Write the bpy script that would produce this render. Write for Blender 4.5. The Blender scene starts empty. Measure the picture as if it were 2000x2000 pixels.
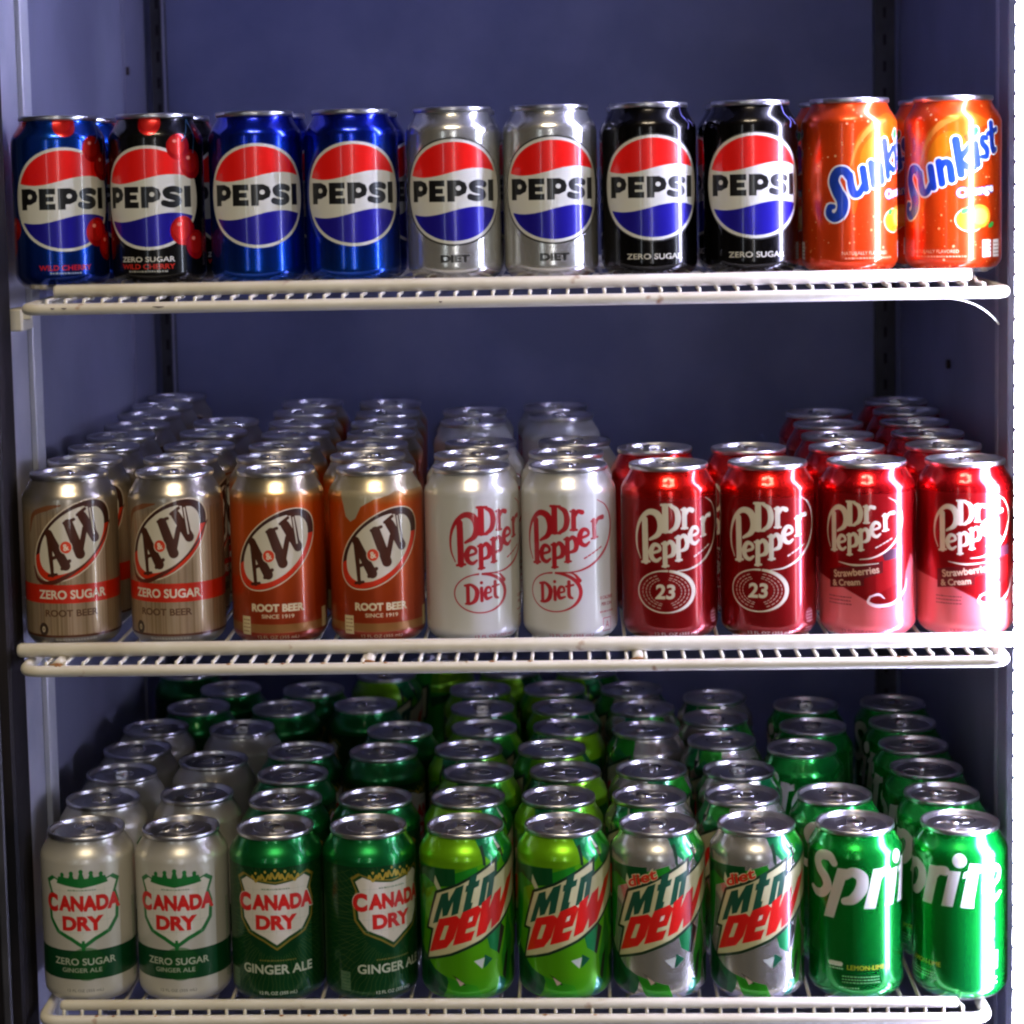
import bpy, math, random
import numpy as np
from mathutils import Matrix, Vector
random.seed(7)
R_ = math.radians
MM = 0.001
S = bpy.context.scene
COL = S.collection

# ------------------------------------------------------------------ camera
CX, CY, CZ = 24.59, -1499.76, 68.03
PI_, YA, RO = 0.09484, -0.04486, 0.02088
fwd = Vector((math.sin(YA)*math.cos(PI_), math.cos(YA)*math.cos(PI_), -math.sin(PI_)))
rt0 = Vector((math.cos(YA), -math.sin(YA), 0))
up0 = Vector((math.sin(YA)*math.sin(PI_), math.cos(YA)*math.sin(PI_), math.cos(PI_)))
rt = rt0*math.cos(RO) - up0*math.sin(RO)
up = rt0*math.sin(RO) + up0*math.cos(RO)
cam = bpy.data.cameras.new('camera'); co = bpy.data.objects.new('camera', cam); COL.objects.link(co)
m = Matrix.Identity(4)
for i in range(3):
    m[i][0], m[i][1], m[i][2] = rt[i], up[i], -fwd[i]
m[0][3], m[1][3], m[2][3] = CX*MM, CY*MM, CZ*MM
co.matrix_world = m
cam.lens = 36*4150.94/2000; cam.sensor_width = 36
cam.shift_x = (1000-932.86)/2000; cam.shift_y = -(1000-745.8)/2000
cam.clip_start = .05; cam.clip_end = 60
cam.dof.use_dof = True; cam.dof.focus_distance = 1.46; cam.dof.aperture_fstop = 10
S.camera = co

# ------------------------------------------------------------------ light
W = bpy.data.worlds.new('World'); S.world = W; W.use_nodes = True
bg = W.node_tree.nodes['Background']
bg.inputs[1].default_value = .15
_n = W.node_tree.nodes; _l = W.node_tree.links          # the dim shop in front of the cooler: upright shelving, aisles, ceiling
_tc = _n.new('ShaderNodeTexCoord'); _mp = _n.new('ShaderNodeMapping'); _mp.inputs['Scale'].default_value = (9, 9, 1.2)
_nz = _n.new('ShaderNodeTexNoise'); _nz.inputs['Scale'].default_value = 1.0; _nz.inputs['Detail'].default_value = 4
_rp = _n.new('ShaderNodeValToRGB'); _rp.color_ramp.elements[0].position = .36; _rp.color_ramp.elements[1].position = .72
_rp.color_ramp.elements[0].color = (.022, .017, .014, 1); _rp.color_ramp.elements[1].color = (.42, .35, .27, 1)
_l.new(_tc.outputs['Generated'], _mp.inputs[0]); _l.new(_mp.outputs[0], _nz.inputs['Vector'])
_l.new(_nz.outputs['Fac'], _rp.inputs[0]); _l.new(_rp.outputs[0], bg.inputs[0])
S.view_settings.view_transform = 'Standard'; S.view_settings.look = 'None'
S.view_settings.exposure = 0; S.view_settings.gamma = 1
S.cycles.filter_width = 2.3
S.cycles.sample_clamp_indirect = 6

def area(name, loc, aim, sx, sy, power, col):
    l = bpy.data.lights.new(name, 'AREA'); l.shape = 'RECTANGLE'; l.size = sx; l.size_y = sy
    l.energy = power; l.color = col
    o = bpy.data.objects.new(name, l); COL.objects.link(o)
    o.location = loc
    o.rotation_euler = (Vector(aim)-Vector(loc)).to_track_quat('-Z', 'Y').to_euler()
    return o
T0 = (0, 0, -.25)
area('shop_ceiling_light', (-.42, -2.0, 2.6), T0, .55, .36, 23, (1, .82, .56))
area('shop_ceiling_light', (.42, -2.0, 2.6), T0, .55, .36, 23, (1, .82, .56))
area('shop_ceiling_light', (-.05, -3.0, 3.4), T0, .9, .4, 24, (1, .86, .66))
area('shop_doorway_light', (.30, -3.2, .35), (0, 0, -.1), .06, 1.9, 5.5, (.90, .92, 1))
area('shop_side_light', (1.75, -.80, -.1), (0, 0, -.1), .04, 1.7, 10, (.72, .80, 1))
area('shop_doorway_light', (.10, -3.2, .35), (0, 0, -.1), .05, 1.9, 2.0, (1, .92, .8))
area('shop_window_light', (-1.3, -3.3, .4), (0, 0, -.1), .12, 1.8, 3, (.85, .93, 1))

# ------------------------------------------------------------------ helpers
def link(name, me, parent=None, mat=None):
    o = bpy.data.objects.new(name, me); COL.objects.link(o)
    if mat is not None and len(me.materials) == 0: me.materials.append(mat)
    if parent: o.parent = parent
    return o
def empty(name, loc=(0, 0, 0), rz=0):
    o = bpy.data.objects.new(name, None); COL.objects.link(o); o.location = loc; o.rotation_euler[2] = rz
    o.empty_display_size = .02
    return o
def tag(o, label=None, cat=None, group=None, kind=None):
    if label: o['label'] = label
    if cat: o['category'] = cat
    if group: o['group'] = group
    if kind: o['kind'] = kind
    return o
class MB:
    def __init__(s): s.v = []; s.f = []; s.sm = []
    def box(s, x0, x1, y0, y1, z0, z1, bev=0):
        n = len(s.v)
        if bev:
            b = bev
            for z, q in ((z0, b), (z0+b, 0), (z1-b, 0), (z1, b)):
                a = q
                for (x, y) in ((x0+a+b, y0+a), (x1-a-b, y0+a), (x1-a, y0+a+b), (x1-a, y1-a-b), (x1-a-b, y1-a), (x0+a+b, y1-a), (x0+a, y1-a-b), (x0+a, y0+a+b)):
                    s.v.append((x, y, z))
            s.f.append([n+i for i in range(7, -1, -1)]); s.sm.append(0)
            for k in range(3):
                for i in range(8):
                    j = (i+1) % 8
                    s.f.append([n+8*k+i, n+8*k+j, n+8*k+8+j, n+8*k+8+i]); s.sm.append(0)
            s.f.append([n+24+i for i in range(8)]); s.sm.append(0)
            return s
        for z in (z0, z1):
            for (x, y) in ((x0, y0), (x1, y0), (x1, y1), (x0, y1)): s.v.append((x, y, z))
        for f in ((3, 2, 1, 0), (4, 5, 6, 7), (0, 1, 5, 4), (1, 2, 6, 5), (2, 3, 7, 6), (3, 0, 4, 7)):
            s.f.append([n+i for i in f]); s.sm.append(0)
        return s
    def tube(s, pts, r, seg=10, closed=False):
        P = [Vector(p) for p in pts]; n0 = len(s.v); N = len(P)
        rr = r if isinstance(r, (list, tuple)) else [r]*N
        ref = None
        for i, p in enumerate(P):
            if closed: t = (P[(i+1) % N]-P[i-1]).normalized()
            else: t = (P[min(i+1, N-1)]-P[max(i-1, 0)]).normalized()
            if ref is None: ref = Vector((0, 0, 1)) if abs(t.z) < .8 else Vector((1, 0, 0))
            a = t.cross(ref).normalized(); b = a.cross(t).normalized(); ref = b
            for k in range(seg):
                an = 2*math.pi*k/seg
                s.v.append(tuple(p+(a*math.cos(an)+b*math.sin(an))*rr[i]))
        M = N if closed else N-1
        for i in range(M):
            i2 = (i+1) % N
            for k in range(seg):
                k2 = (k+1) % seg
                s.f.append([n0+i*seg+k, n0+i*seg+k2, n0+i2*seg+k2, n0+i2*seg+k]); s.sm.append(1)
        if not closed:
            s.f.append([n0+k for k in range(seg-1, -1, -1)]); s.sm.append(0)
            s.f.append([n0+(N-1)*seg+k for k in range(seg)]); s.sm.append(0)
        return s
    def mesh(s, name, mat):
        me = bpy.data.meshes.new(name)
        me.from_pydata([tuple(c*MM for c in v) for v in s.v], [], s.f)
        me.polygons.foreach_set('use_smooth', [bool(x) for x in s.sm])
        me.materials.append(mat)
        me.update()
        return me
    def build(s, name, mat, parent=None):
        return link(name, s.mesh(name, mat), parent)
def rounded(pts, r, n=6):
    out = []
    P = [Vector(p) for p in pts]
    out.append(P[0])
    for i in range(1, len(P)-1):
        a, b, c = P[i-1], P[i], P[i+1]
        d1 = (a-b).normalized(); d2 = (c-b).normalized()
        q = min(r, (a-b).length*.49, (c-b).length*.49)
        p1, p2 = b+d1*q, b+d2*q
        for k in range(n+1):
            t = k/n
            out.append(p1*(1-t)**2+b*2*t*(1-t)+p2*t*t)
    out.append(P[-1])
    return out

# ------------------------------------------------------------------ materials
def mat(name, col, rough=.5, metal=0, spec=.5):
    m = bpy.data.materials.new(name); m.use_nodes = True
    b = m.node_tree.nodes['Principled BSDF']
    b.inputs['Base Color'].default_value = (*col, 1); b.inputs['Roughness'].default_value = rough
    b.inputs['Metallic'].default_value = metal; b.inputs['Specular IOR Level'].default_value = spec
    return m
def noisy(m, scale, cols, bump=0, thr=(.4, .6), detail=6, rough=None):
    nt = m.node_tree; N = nt.nodes; L = nt.links; b = N['Principled BSDF']
    tc = N.new('ShaderNodeTexCoord'); n = N.new('ShaderNodeTexNoise')
    n.inputs['Scale'].default_value = scale; n.inputs['Detail'].default_value = detail
    L.new(tc.outputs['Object'], n.inputs['Vector'])
    r = N.new('ShaderNodeValToRGB'); r.color_ramp.elements[0].position = thr[0]; r.color_ramp.elements[1].position = thr[1]
    r.color_ramp.elements[0].color = (*cols[0], 1); r.color_ramp.elements[1].color = (*cols[1], 1)
    L.new(n.outputs['Fac'], r.inputs[0]); L.new(r.outputs[0], b.inputs['Base Color'])
    if bump:
        n2 = N.new('ShaderNodeTexNoise'); n2.inputs['Scale'].default_value = scale*9; n2.inputs['Detail'].default_value = 4
        L.new(tc.outputs['Object'], n2.inputs['Vector'])
        bp = N.new('ShaderNodeBump'); bp.inputs['Strength'].default_value = bump; bp.inputs['Distance'].default_value = .001
        L.new(n2.outputs['Fac'], bp.inputs['Height']); L.new(bp.outputs[0], b.inputs['Normal'])
    return m
M_wall = noisy(mat('enamelled_liner_shaded', (.3, .3, .42), .42), 9, ((.120, .137, .270), (.170, .185, .335)), .25)  # back copy of the liner, shade and blue light put into its colour
M_wall2 = noisy(mat('enamelled_liner_side', (.3, .3, .42), .42), 7, ((.27, .28, .42), (.34, .35, .51)), .25)  # same liner, coloured brighter for the strip light on the sides
M_dark = noisy(mat('dark_channel', (.03, .03, .04), .5), 20, ((.018, .018, .024), (.04, .04, .05)), .2)
M_black = noisy(mat('black_gasket', (.01, .01, .012), .6, 0, .15), 6, ((.004, .004, .006), (.022, .018, .02)), .3)
M_trim = noisy(mat('pale_trim', (.62, .62, .76), .35), 14, ((.52, .53, .68), (.66, .66, .80)), .15)
M_trimd = noisy(mat('grey_trim', (.32, .32, .44), .4), 14, ((.26, .26, .38), (.34, .34, .46)), .15)
M_pale = noisy(mat('white_trim', (.8, .8, .9), .3), 14, ((.74, .75, .86), (.84, .85, .93)), .15)
M_screw = mat('screw_steel', (.05, .03, .03), .4, .6)
M_alu = mat('can_end_aluminium', (.80, .78, .82), .30, 1)
M_tab = mat('tab_aluminium', (.84, .83, .84), .26, 1)

def coated():
    m = mat('cream_coated_wire', (.8, .76, .62), .38)
    nt = m.node_tree; N = nt.nodes; L = nt.links; b = N['Principled BSDF']
    tc = N.new('ShaderNodeTexCoord')
    n = N.new('ShaderNodeTexNoise'); n.inputs['Scale'].default_value = 18; n.inputs['Detail'].default_value = 6
    L.new(tc.outputs['Object'], n.inputs['Vector'])
    r = N.new('ShaderNodeValToRGB'); e = r.color_ramp.elements
    e[0].position = .3; e[0].color = (.60, .55, .43, 1); e[1].position = .65; e[1].color = (.74, .71, .60, 1)
    L.new(n.outputs['Fac'], r.inputs[0])
    n2 = N.new('ShaderNodeTexNoise'); n2.inputs['Scale'].default_value = 55; n2.inputs['Detail'].default_value = 3
    L.new(tc.outputs['Object'], n2.inputs['Vector'])
    r2 = N.new('ShaderNodeValToRGB'); r2.color_ramp.elements[0].position = .70; r2.color_ramp.elements[1].position = .78
    L.new(n2.outputs['Fac'], r2.inputs[0])
    mx = N.new('ShaderNodeMixRGB'); mx.inputs[2].default_value = (.30, .13, .04, 1)
    L.new(r2.outputs[0], mx.inputs[0]); L.new(r.outputs[0], mx.inputs[1]); L.new(mx.outputs[0], b.inputs['Base Color'])
    bp = N.new('ShaderNodeBump'); bp.inputs['Strength'].default_value = .3; bp.inputs['Distance'].default_value = .0006
    L.new(n.outputs['Fac'], bp.inputs['Height']); L.new(bp.outputs[0], b.inputs['Normal'])
    return m
M_coat = coated()
M_rust = noisy(mat('rust', (.3, .13, .04), .8), 200, ((.28, .10, .02), (.5, .30, .12)))
def emit(name, col, st):
    m = bpy.data.materials.new(name); m.use_nodes = True; nt = m.node_tree; nt.nodes.clear()
    e = nt.nodes.new('ShaderNodeEmission'); o = nt.nodes.new('ShaderNodeOutputMaterial')
    e.inputs[0].default_value = (*col, 1); e.inputs[1].default_value = st
    nt.links.new(e.outputs[0], o.inputs[0]); return m
M_lens = emit('lit_lens', (.60, .60, 1), 70)
M_led = emit('lit_diode', (.85, .86, 1), 80)

# ------------------------------------------------------------------ label printing (flat print painted in code)
PX = 12.0; HC = 118.7; HD = 2.8; CIRC = 2*math.pi*33
_gl = {}
def glyph_edges(txt, bold):
    k = (txt, bold)
    if k in _gl: return _gl[k]
    cu = bpy.data.curves.new('t', 'FONT'); cu.body = txt; cu.offset = bold; cu.resolution_u = 4; cu.fill_mode = 'FRONT'
    ob = bpy.data.objects.new('t', cu); COL.objects.link(ob)
    dg = bpy.context.evaluated_depsgraph_get(); dg.update()
    me = ob.evaluated_get(dg).to_mesh()
    v = np.array([(a.co.x, a.co.y) for a in me.vertices])
    cnt = {}
    for p in me.polygons:
        vs = list(p.vertices)
        for i in range(len(vs)):
            e = tuple(sorted((vs[i], vs[(i+1) % len(vs)]))); cnt[e] = cnt.get(e, 0)+1
    E = np.array([e for e, c in cnt.items() if c % 2 == 1])
    ob.evaluated_get(dg).to_mesh_clear()
    bpy.data.objects.remove(ob); bpy.data.curves.remove(cu)
    mn, mx = v.min(0), v.max(0)
    v = (v-(mn+mx)/2)/(mx-mn)
    _gl[k] = (v, E); return _gl[k]
def hx(c):
    if isinstance(c, str): return np.array([int(c[i:i+2], 16)/255 for i in (0, 2, 4)])
    return np.array(c)
class Canvas:
    def __init__(s, w, base, metal):
        s.w = w; s.nx = int(round(w*PX))//2*2; s.ny = int(round(HC*PX))//2*2
        s.a = np.zeros((s.ny, s.nx, 4), np.float32); s.a[..., :3] = hx(base); s.a[..., 3] = metal
        s.kx = s.nx/w; s.ky = s.ny/HC
        s.rng = np.random.RandomState(3)
    def paint(s, y0, x0, mask, col, metal, al=1):
        # wraps in x
        h, w = mask.shape
        xs = (np.arange(x0, x0+w)) % s.nx
        ys = np.arange(y0, y0+h); ok = (ys >= 0) & (ys < s.ny)
        mask = mask[ok]; ys = ys[ok]
        if not len(ys): return
        sub = s.a[np.ix_(ys, xs)]
        c = np.array([*hx(col), metal], np.float32)
        mm = (mask*al)[..., None]
        s.a[np.ix_(ys, xs)] = sub*(1-mm)+c*mm
    def edges(s, P, E, col, metal, al=1):
        P = np.asarray(P, float)
        X = (P[:, 0]+s.w/2)*s.kx; Y = P[:, 1]*s.ky
        x0, x1 = int(X.min())-1, int(X.max())+2; y0, y1 = int(Y.min())-1, int(Y.max())+2
        w, h = x1-x0, y1-y0
        if w*h > 8e6: return
        tog = np.zeros((h, w+1), np.int32)
        ax, ay, bx, by = X[E[:, 0]]-x0, Y[E[:, 0]]-y0, X[E[:, 1]]-x0, Y[E[:, 1]]-y0
        for i in range(len(E)):
            a, b, c, d = ax[i], ay[i], bx[i], by[i]
            if b > d: a, b, c, d = c, d, a, b
            r0, r1 = math.ceil(b-.5), math.ceil(d-.5)
            if r1 <= r0: continue
            r = np.arange(r0, r1); xx = a+(c-a)*((r+.5-b)/(d-b))
            np.add.at(tog, (r, np.clip(np.ceil(xx-.5).astype(int), 0, w)), 1)
        mask = (np.cumsum(tog, 1)[:, :w] % 2).astype(np.float32)
        s.paint(y0, x0, mask, col, metal, al)
    def poly(s, pts, col, metal=0, al=1):
        n = len(pts); s.edges(pts, np.array([(i, (i+1) % n) for i in range(n)]), col, metal, al)
    def ell(s, cx, cy, a, b, col, metal=0, rot=0, al=1):
        c, q = math.cos(R_(rot)), math.sin(R_(rot))
        s.poly([(cx+a*math.cos(t)*c-b*math.sin(t)*q, cy+a*math.cos(t)*q+b*math.sin(t)*c) for t in np.linspace(0, 2*math.pi, 72, False)], col, metal, al)
    def text(s, t, cx, cy, w, h, col, metal=0, bold=.02, rot=0, shear=0, al=1):
        v, E = glyph_edges(t, bold)
        x = v[:, 0]*w; y = v[:, 1]*h; x = x+y*shear
        c, q = math.cos(R_(rot)), math.sin(R_(rot))
        s.edges(np.stack([cx+x*c-y*q, cy+x*q+y*c], 1), E, col, metal, al)
    def stroke(s, pts, rad, col, metal=0, smooth=True, closed=False, al=1):
        P = np.array(pts, float); n = len(P)
        rad = np.array(rad if isinstance(rad, (list, tuple)) else [rad]*n, float)
        if smooth and n > 2:
            Q = np.vstack([2*P[0]-P[1], P, 2*P[-1]-P[-2]]); out = []; ro = []
            for i in range(n-1):
                p0, p1, p2, p3 = Q[i], Q[i+1], Q[i+2], Q[i+3]
                for t in np.linspace(0, 1, 8, False):
                    out.append(.5*(2*p1+(p2-p0)*t+(2*p0-5*p1+4*p2-p3)*t*t+(3*p1-p0-3*p2+p3)*t**3)); ro.append(rad[i]*(1-t)+rad[i+1]*t)
            out.append(P[-1]); ro.append(rad[-1]); P = np.array(out); rad = np.array(ro)
        rm = rad.max()
        X = (P[:, 0]+s.w/2)*s.kx; Y = P[:, 1]*s.ky; rr = rad*s.kx
        x0, x1 = int(X.min()-rm*s.kx)-2, int(X.max()+rm*s.kx)+3; y0, y1 = int(Y.min()-rm*s.kx)-2, int(Y.max()+rm*s.kx)+3
        mask = np.zeros((y1-y0, x1-x0), np.float32)
        for i in range(len(P)-1):
            q = max(rr[i], rr[i+1])+1
            a0, a1 = int(min(X[i], X[i+1])-q)-x0, int(max(X[i], X[i+1])+q)+2-x0
            b0, b1 = int(min(Y[i], Y[i+1])-q)-y0, int(max(Y[i], Y[i+1])+q)+2-y0
            a0 = max(a0, 0); b0 = max(b0, 0)
            gx, gy = np.meshgrid(np.arange(a0, a1)+x0+.5, np.arange(b0, b1)+y0+.5)
            dx, dy = X[i+1]-X[i], Y[i+1]-Y[i]; L2 = dx*dx+dy*dy+1e-9
            t = np.clip(((gx-X[i])*dx+(gy-Y[i])*dy)/L2, 0, 1)
            d = np.hypot(gx-X[i]-t*dx, gy-Y[i]-t*dy)-(rr[i]*(1-t)+rr[i+1]*t)
            sub = mask[b0:b1, a0:a1]; k = (d < 0).astype(np.float32)[:sub.shape[0], :sub.shape[1]]
            np.maximum(sub, k, out=sub)
        s.paint(y0, x0, mask, col, metal, al)
    def band(s, z0, z1, col, metal=0, al=1):
        s.poly([(-s.w/2, z0), (s.w/2-.001, z0), (s.w/2-.001, z1), (-s.w/2, z1)], col, metal, al)
    def vgrad(s, z0, z1, col, a0, a1, metal=None):
        y0, y1 = int(z0*s.ky), int(z1*s.ky)
        al = np.linspace(a0, a1, y1-y0)[:, None, None].astype(np.float32)
        c = hx(col)
        sub = s.a[y0:y1, :, :3]; s.a[y0:y1, :, :3] = sub*(1-al)+c*al
        if metal is not None: s.a[y0:y1, :, 3:] = s.a[y0:y1, :, 3:]*(1-al)+metal*al
    def material(s, name, rough=.24, coat=.0):
        s.a[:int(1.0*s.ky)] = [.74, .73, .72, .9]
        a = s.a.reshape(s.ny//2, 2, s.nx//2, 2, 4).mean((1, 3))
        img = bpy.data.images.new(name, s.nx//2, s.ny//2, alpha=True)
        img.alpha_mode = 'CHANNEL_PACKED'
        img.pixels.foreach_set(np.ascontiguousarray(a, np.float32).ravel()); img.update(); img.pack()
        m = bpy.data.materials.new(name); m.use_nodes = True
        N = m.node_tree.nodes; L = m.node_tree.links; b = N['Principled BSDF']
        t = N.new('ShaderNodeTexImage'); t.image = img
        uv = N.new('ShaderNodeUVMap'); uv.uv_map = 'UVMap'
        mp = N.new('ShaderNodeMapping'); mp.inputs['Scale'].default_value = (CIRC/s.w, 1, 1)
        mp.inputs['Location'].default_value = (.5, 0, 0)
        L.new(uv.outputs[0], mp.inputs[0]); L.new(mp.outputs[0], t.inputs[0])
        L.new(t.outputs[0], b.inputs['Base Color']); L.new(t.outputs[1], b.inputs['Metallic'])
        mr = N.new('ShaderNodeMapRange'); mr.inputs[3].default_value = rough+.10; mr.inputs[4].default_value = rough
        L.new(t.outputs[1], mr.inputs[0]); L.new(mr.outputs[0], b.inputs['Roughness'])
        # faint dents and orange peel so that highlights are not ruler straight
        tc = N.new('ShaderNodeTexCoord'); oi = N.new('ShaderNodeObjectInfo')
        va = N.new('ShaderNodeVectorMath'); va.operation = 'ADD'
        L.new(tc.outputs['Object'], va.inputs[0]); L.new(oi.outputs['Location'], va.inputs[1])
        nz = N.new('ShaderNodeTexNoise'); nz.inputs['Scale'].default_value = 38; nz.inputs['Detail'].default_value = 2
        L.new(va.outputs[0], nz.inputs['Vector'])
        bp = N.new('ShaderNodeBump'); bp.inputs['Strength'].default_value = .08; bp.inputs['Distance'].default_value = .002
        L.new(nz.outputs['Fac'], bp.inputs['Height']); L.new(bp.outputs[0], b.inputs['Normal'])
        b.inputs['Coat Weight'].default_value = .55; b.inputs['Coat Roughness'].default_value = .06
        return m

HW = CIRC/2
# ---- cola globe
def globe(c, outline=None, z=60.2, wave=0):
    if outline: c.ell(0, z, 40, 37.4, outline)
    c.ell(0, z, 39, 36.2, 'cfd0c6')
    ax, ay = 36.6, 34.0
    def chord(zf, top):
        pts = []
        ts = np.linspace(-1, 1, 60)
        line = [(t*ax, zf(t)) for t in ts]
        line = [(x, y) for x, y in line if (x/ax)**2+((y)/ay)**2 <= 1.0]
        (xa, ya), (xb, yb) = line[0], line[-1]
        ta, tb = math.atan2(ya/ay, xa/ax), math.atan2(yb/ay, xb/ax)
        if top:
            if ta < tb: ta += 2*math.pi
            arc = [(ax*math.cos(t), ay*math.sin(t)) for t in np.linspace(tb, ta, 50)]
        else:
            if ta > 0: ta -= 2*math.pi
            arc = [(ax*math.cos(t), ay*math.sin(t)) for t in np.linspace(tb, ta, 50)]
        return [(x, y+z) for x, y in line+arc]
    w = lambda t: math.sin(math.pi*t*.95+.2)*3.1
    c.poly(chord(lambda t: 13.0+w(t), True), 'e8140e', .05)
    c.poly(chord(lambda t: -13.6+w(t), False), '20189a', .35)
    k = '101010'
    zt = z+.4
    hh = 7.3
    def P(x, w_):
        c.poly([(x, zt-hh), (x+5.2, zt-hh), (x+5.2, zt+hh), (x, zt+hh)], k)
        c.poly([(x+4.1, zt+hh), (x+w_*.62, zt+hh), (x+w_*.9, zt+hh*.76), (x+w_, zt+hh*.28), (x+w_*.92, zt-hh*.22), (x+w_*.6, zt-hh*.5), (x+4.1, zt-hh*.5)], k)
        c.ell(x+w_*.56, zt+hh*.26, w_*.13, hh*.23, 'cfd0c6')
    P(-33.4, 14.4)
    x = -18; c.poly([(x, zt-hh), (x+11.6, zt-hh), (x+11.6, zt-hh+4), (x+5.2, zt-hh+4), (x+5.2, zt-1.7), (x+10.4, zt-1.7), (x+10.4, zt+1.7), (x+5.2, zt+1.7), (x+5.2, zt+hh-4), (x+11.6, zt+hh-4), (x+11.6, zt+hh), (x, zt+hh)], k)
    P(-4.6, 14)
    c.stroke([(23, zt+4.2), (20, zt+5.2), (16, zt+5.2), (12.8, zt+3.7), (13.6, zt+1.2), (17, zt+.1), (21, zt-1.2), (22.2, zt-3.4), (19, zt-5.2), (15, zt-5.2), (11.4, zt-4.2)], 2.15, k)
    c.poly([(26.6, zt-hh), (32.4, zt-hh), (32.4, zt+hh), (26.6, zt+hh)], k)
def micro(c, cx, z, w, rows=1, col='d8d8cc', h=1.3, gap=2.0, al=.75):
    r = c.rng
    for i in range(rows):
        x = cx-w/2
        while x < cx+w/2:
            q = .7+r.rand()*1.6
            c.poly([(x, z-i*gap), (x+q, z-i*gap), (x+q, z+h*(.6+.4*r.rand())-i*gap), (x, z+h-i*gap)], col, 0, al)
            x += q+.45
def cherry(c, x, z, r):
    c.ell(x, z, r, r*1.02, 'c80a0c', .55); c.ell(x-r*.1, z+r*.12, r*.72, r*.72, 'e02016', .5); c.ell(x-r*.3, z+r*.45, r*.17, r*.13, 'ff9a86', 0)
def side_print(c, x, z0, z1, col):
    r = c.rng
    for k in range(3):
        z = z0
        while z < z1:
            q = .7+r.rand()*2.4; c.poly([(x+k*1.7, z), (x+1+k*1.7, z), (x+1+k*1.7, z+q), (x+k*1.7, z+q)], col, 0, .55); z += q+.5
def cola(kind):
    base = {'cherry': ('0c48b4', .88), 'cherryz': ('111010', .6), 'blue': ('0b3ec0', .92), 'diet': ('d4d4d0', .8), 'zero': ('0e0c0d', .75)}[kind]
    c = Canvas(CIRC/2, *base)
    if kind == 'blue': c.vgrad(96, 118, '1420b4', .3, 1); c.vgrad(0, 30, '0656b0', .6, 0)
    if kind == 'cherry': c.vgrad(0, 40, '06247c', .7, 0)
    globe(c, {'diet': '141414', 'zero': '060606'}.get(kind))
    if kind in ('cherry', 'cherryz'):
        for (x, z, r) in ((2, 113, 9.5), (-7, 110, 0.1), (23, 95, 9), (34, 83, 10), (25, 37, 10), (37, 27, 10), (-44, 40, 8), (-50, 28, 7.5), (-42, 112, 8), (46, 104, 7)):
            if r > 1: cherry(c, x, z, r)
        for st in ([(26, 99), (33, 108), (40, 116)], [(36, 91), (38, 104), (40, 116)]):
            c.stroke(st, .5, '3c6a8c', .4)
        if kind == 'cherry':
            c.text('WILD CHERRY', -1, 12.8, 38, 3.8, 'd01414', .1, .03); micro(c, -1, 8.4, 22, 1)
        else:
            c.text('ZERO SUGAR', -2, 17.6, 40, 3.6, 'd4d2c8', 0, .02); c.text('WILD CHERRY', -2, 12.6, 40, 3.6, 'c02012', 0, .03); micro(c, -2, 8.6, 28, 1)
    if kind == 'diet':
        c.text('DIET', 0, 14, 20.5, 5.2, '1a1a1a', 0, .05)
    if kind == 'zero':
        c.text('ZERO SUGAR', 1, 13, 41, 4, 'c8c6b8', 0, .02)
        for P in ([(29, 116), (27, 109), (31, 104), (29, 100)], [(33, 107), (37, 102)]):
            c.stroke(P, .45, '8a86d8', .2, smooth=False)
    side_print(c, 45, 12, 44, '8a8a8a' if kind != 'diet' else '404040')
    c.band(0, 1.5, 'b8b8b8', .9)
    return c.material('print_cola_'+kind, .22 if kind != 'diet' else .2)
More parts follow.
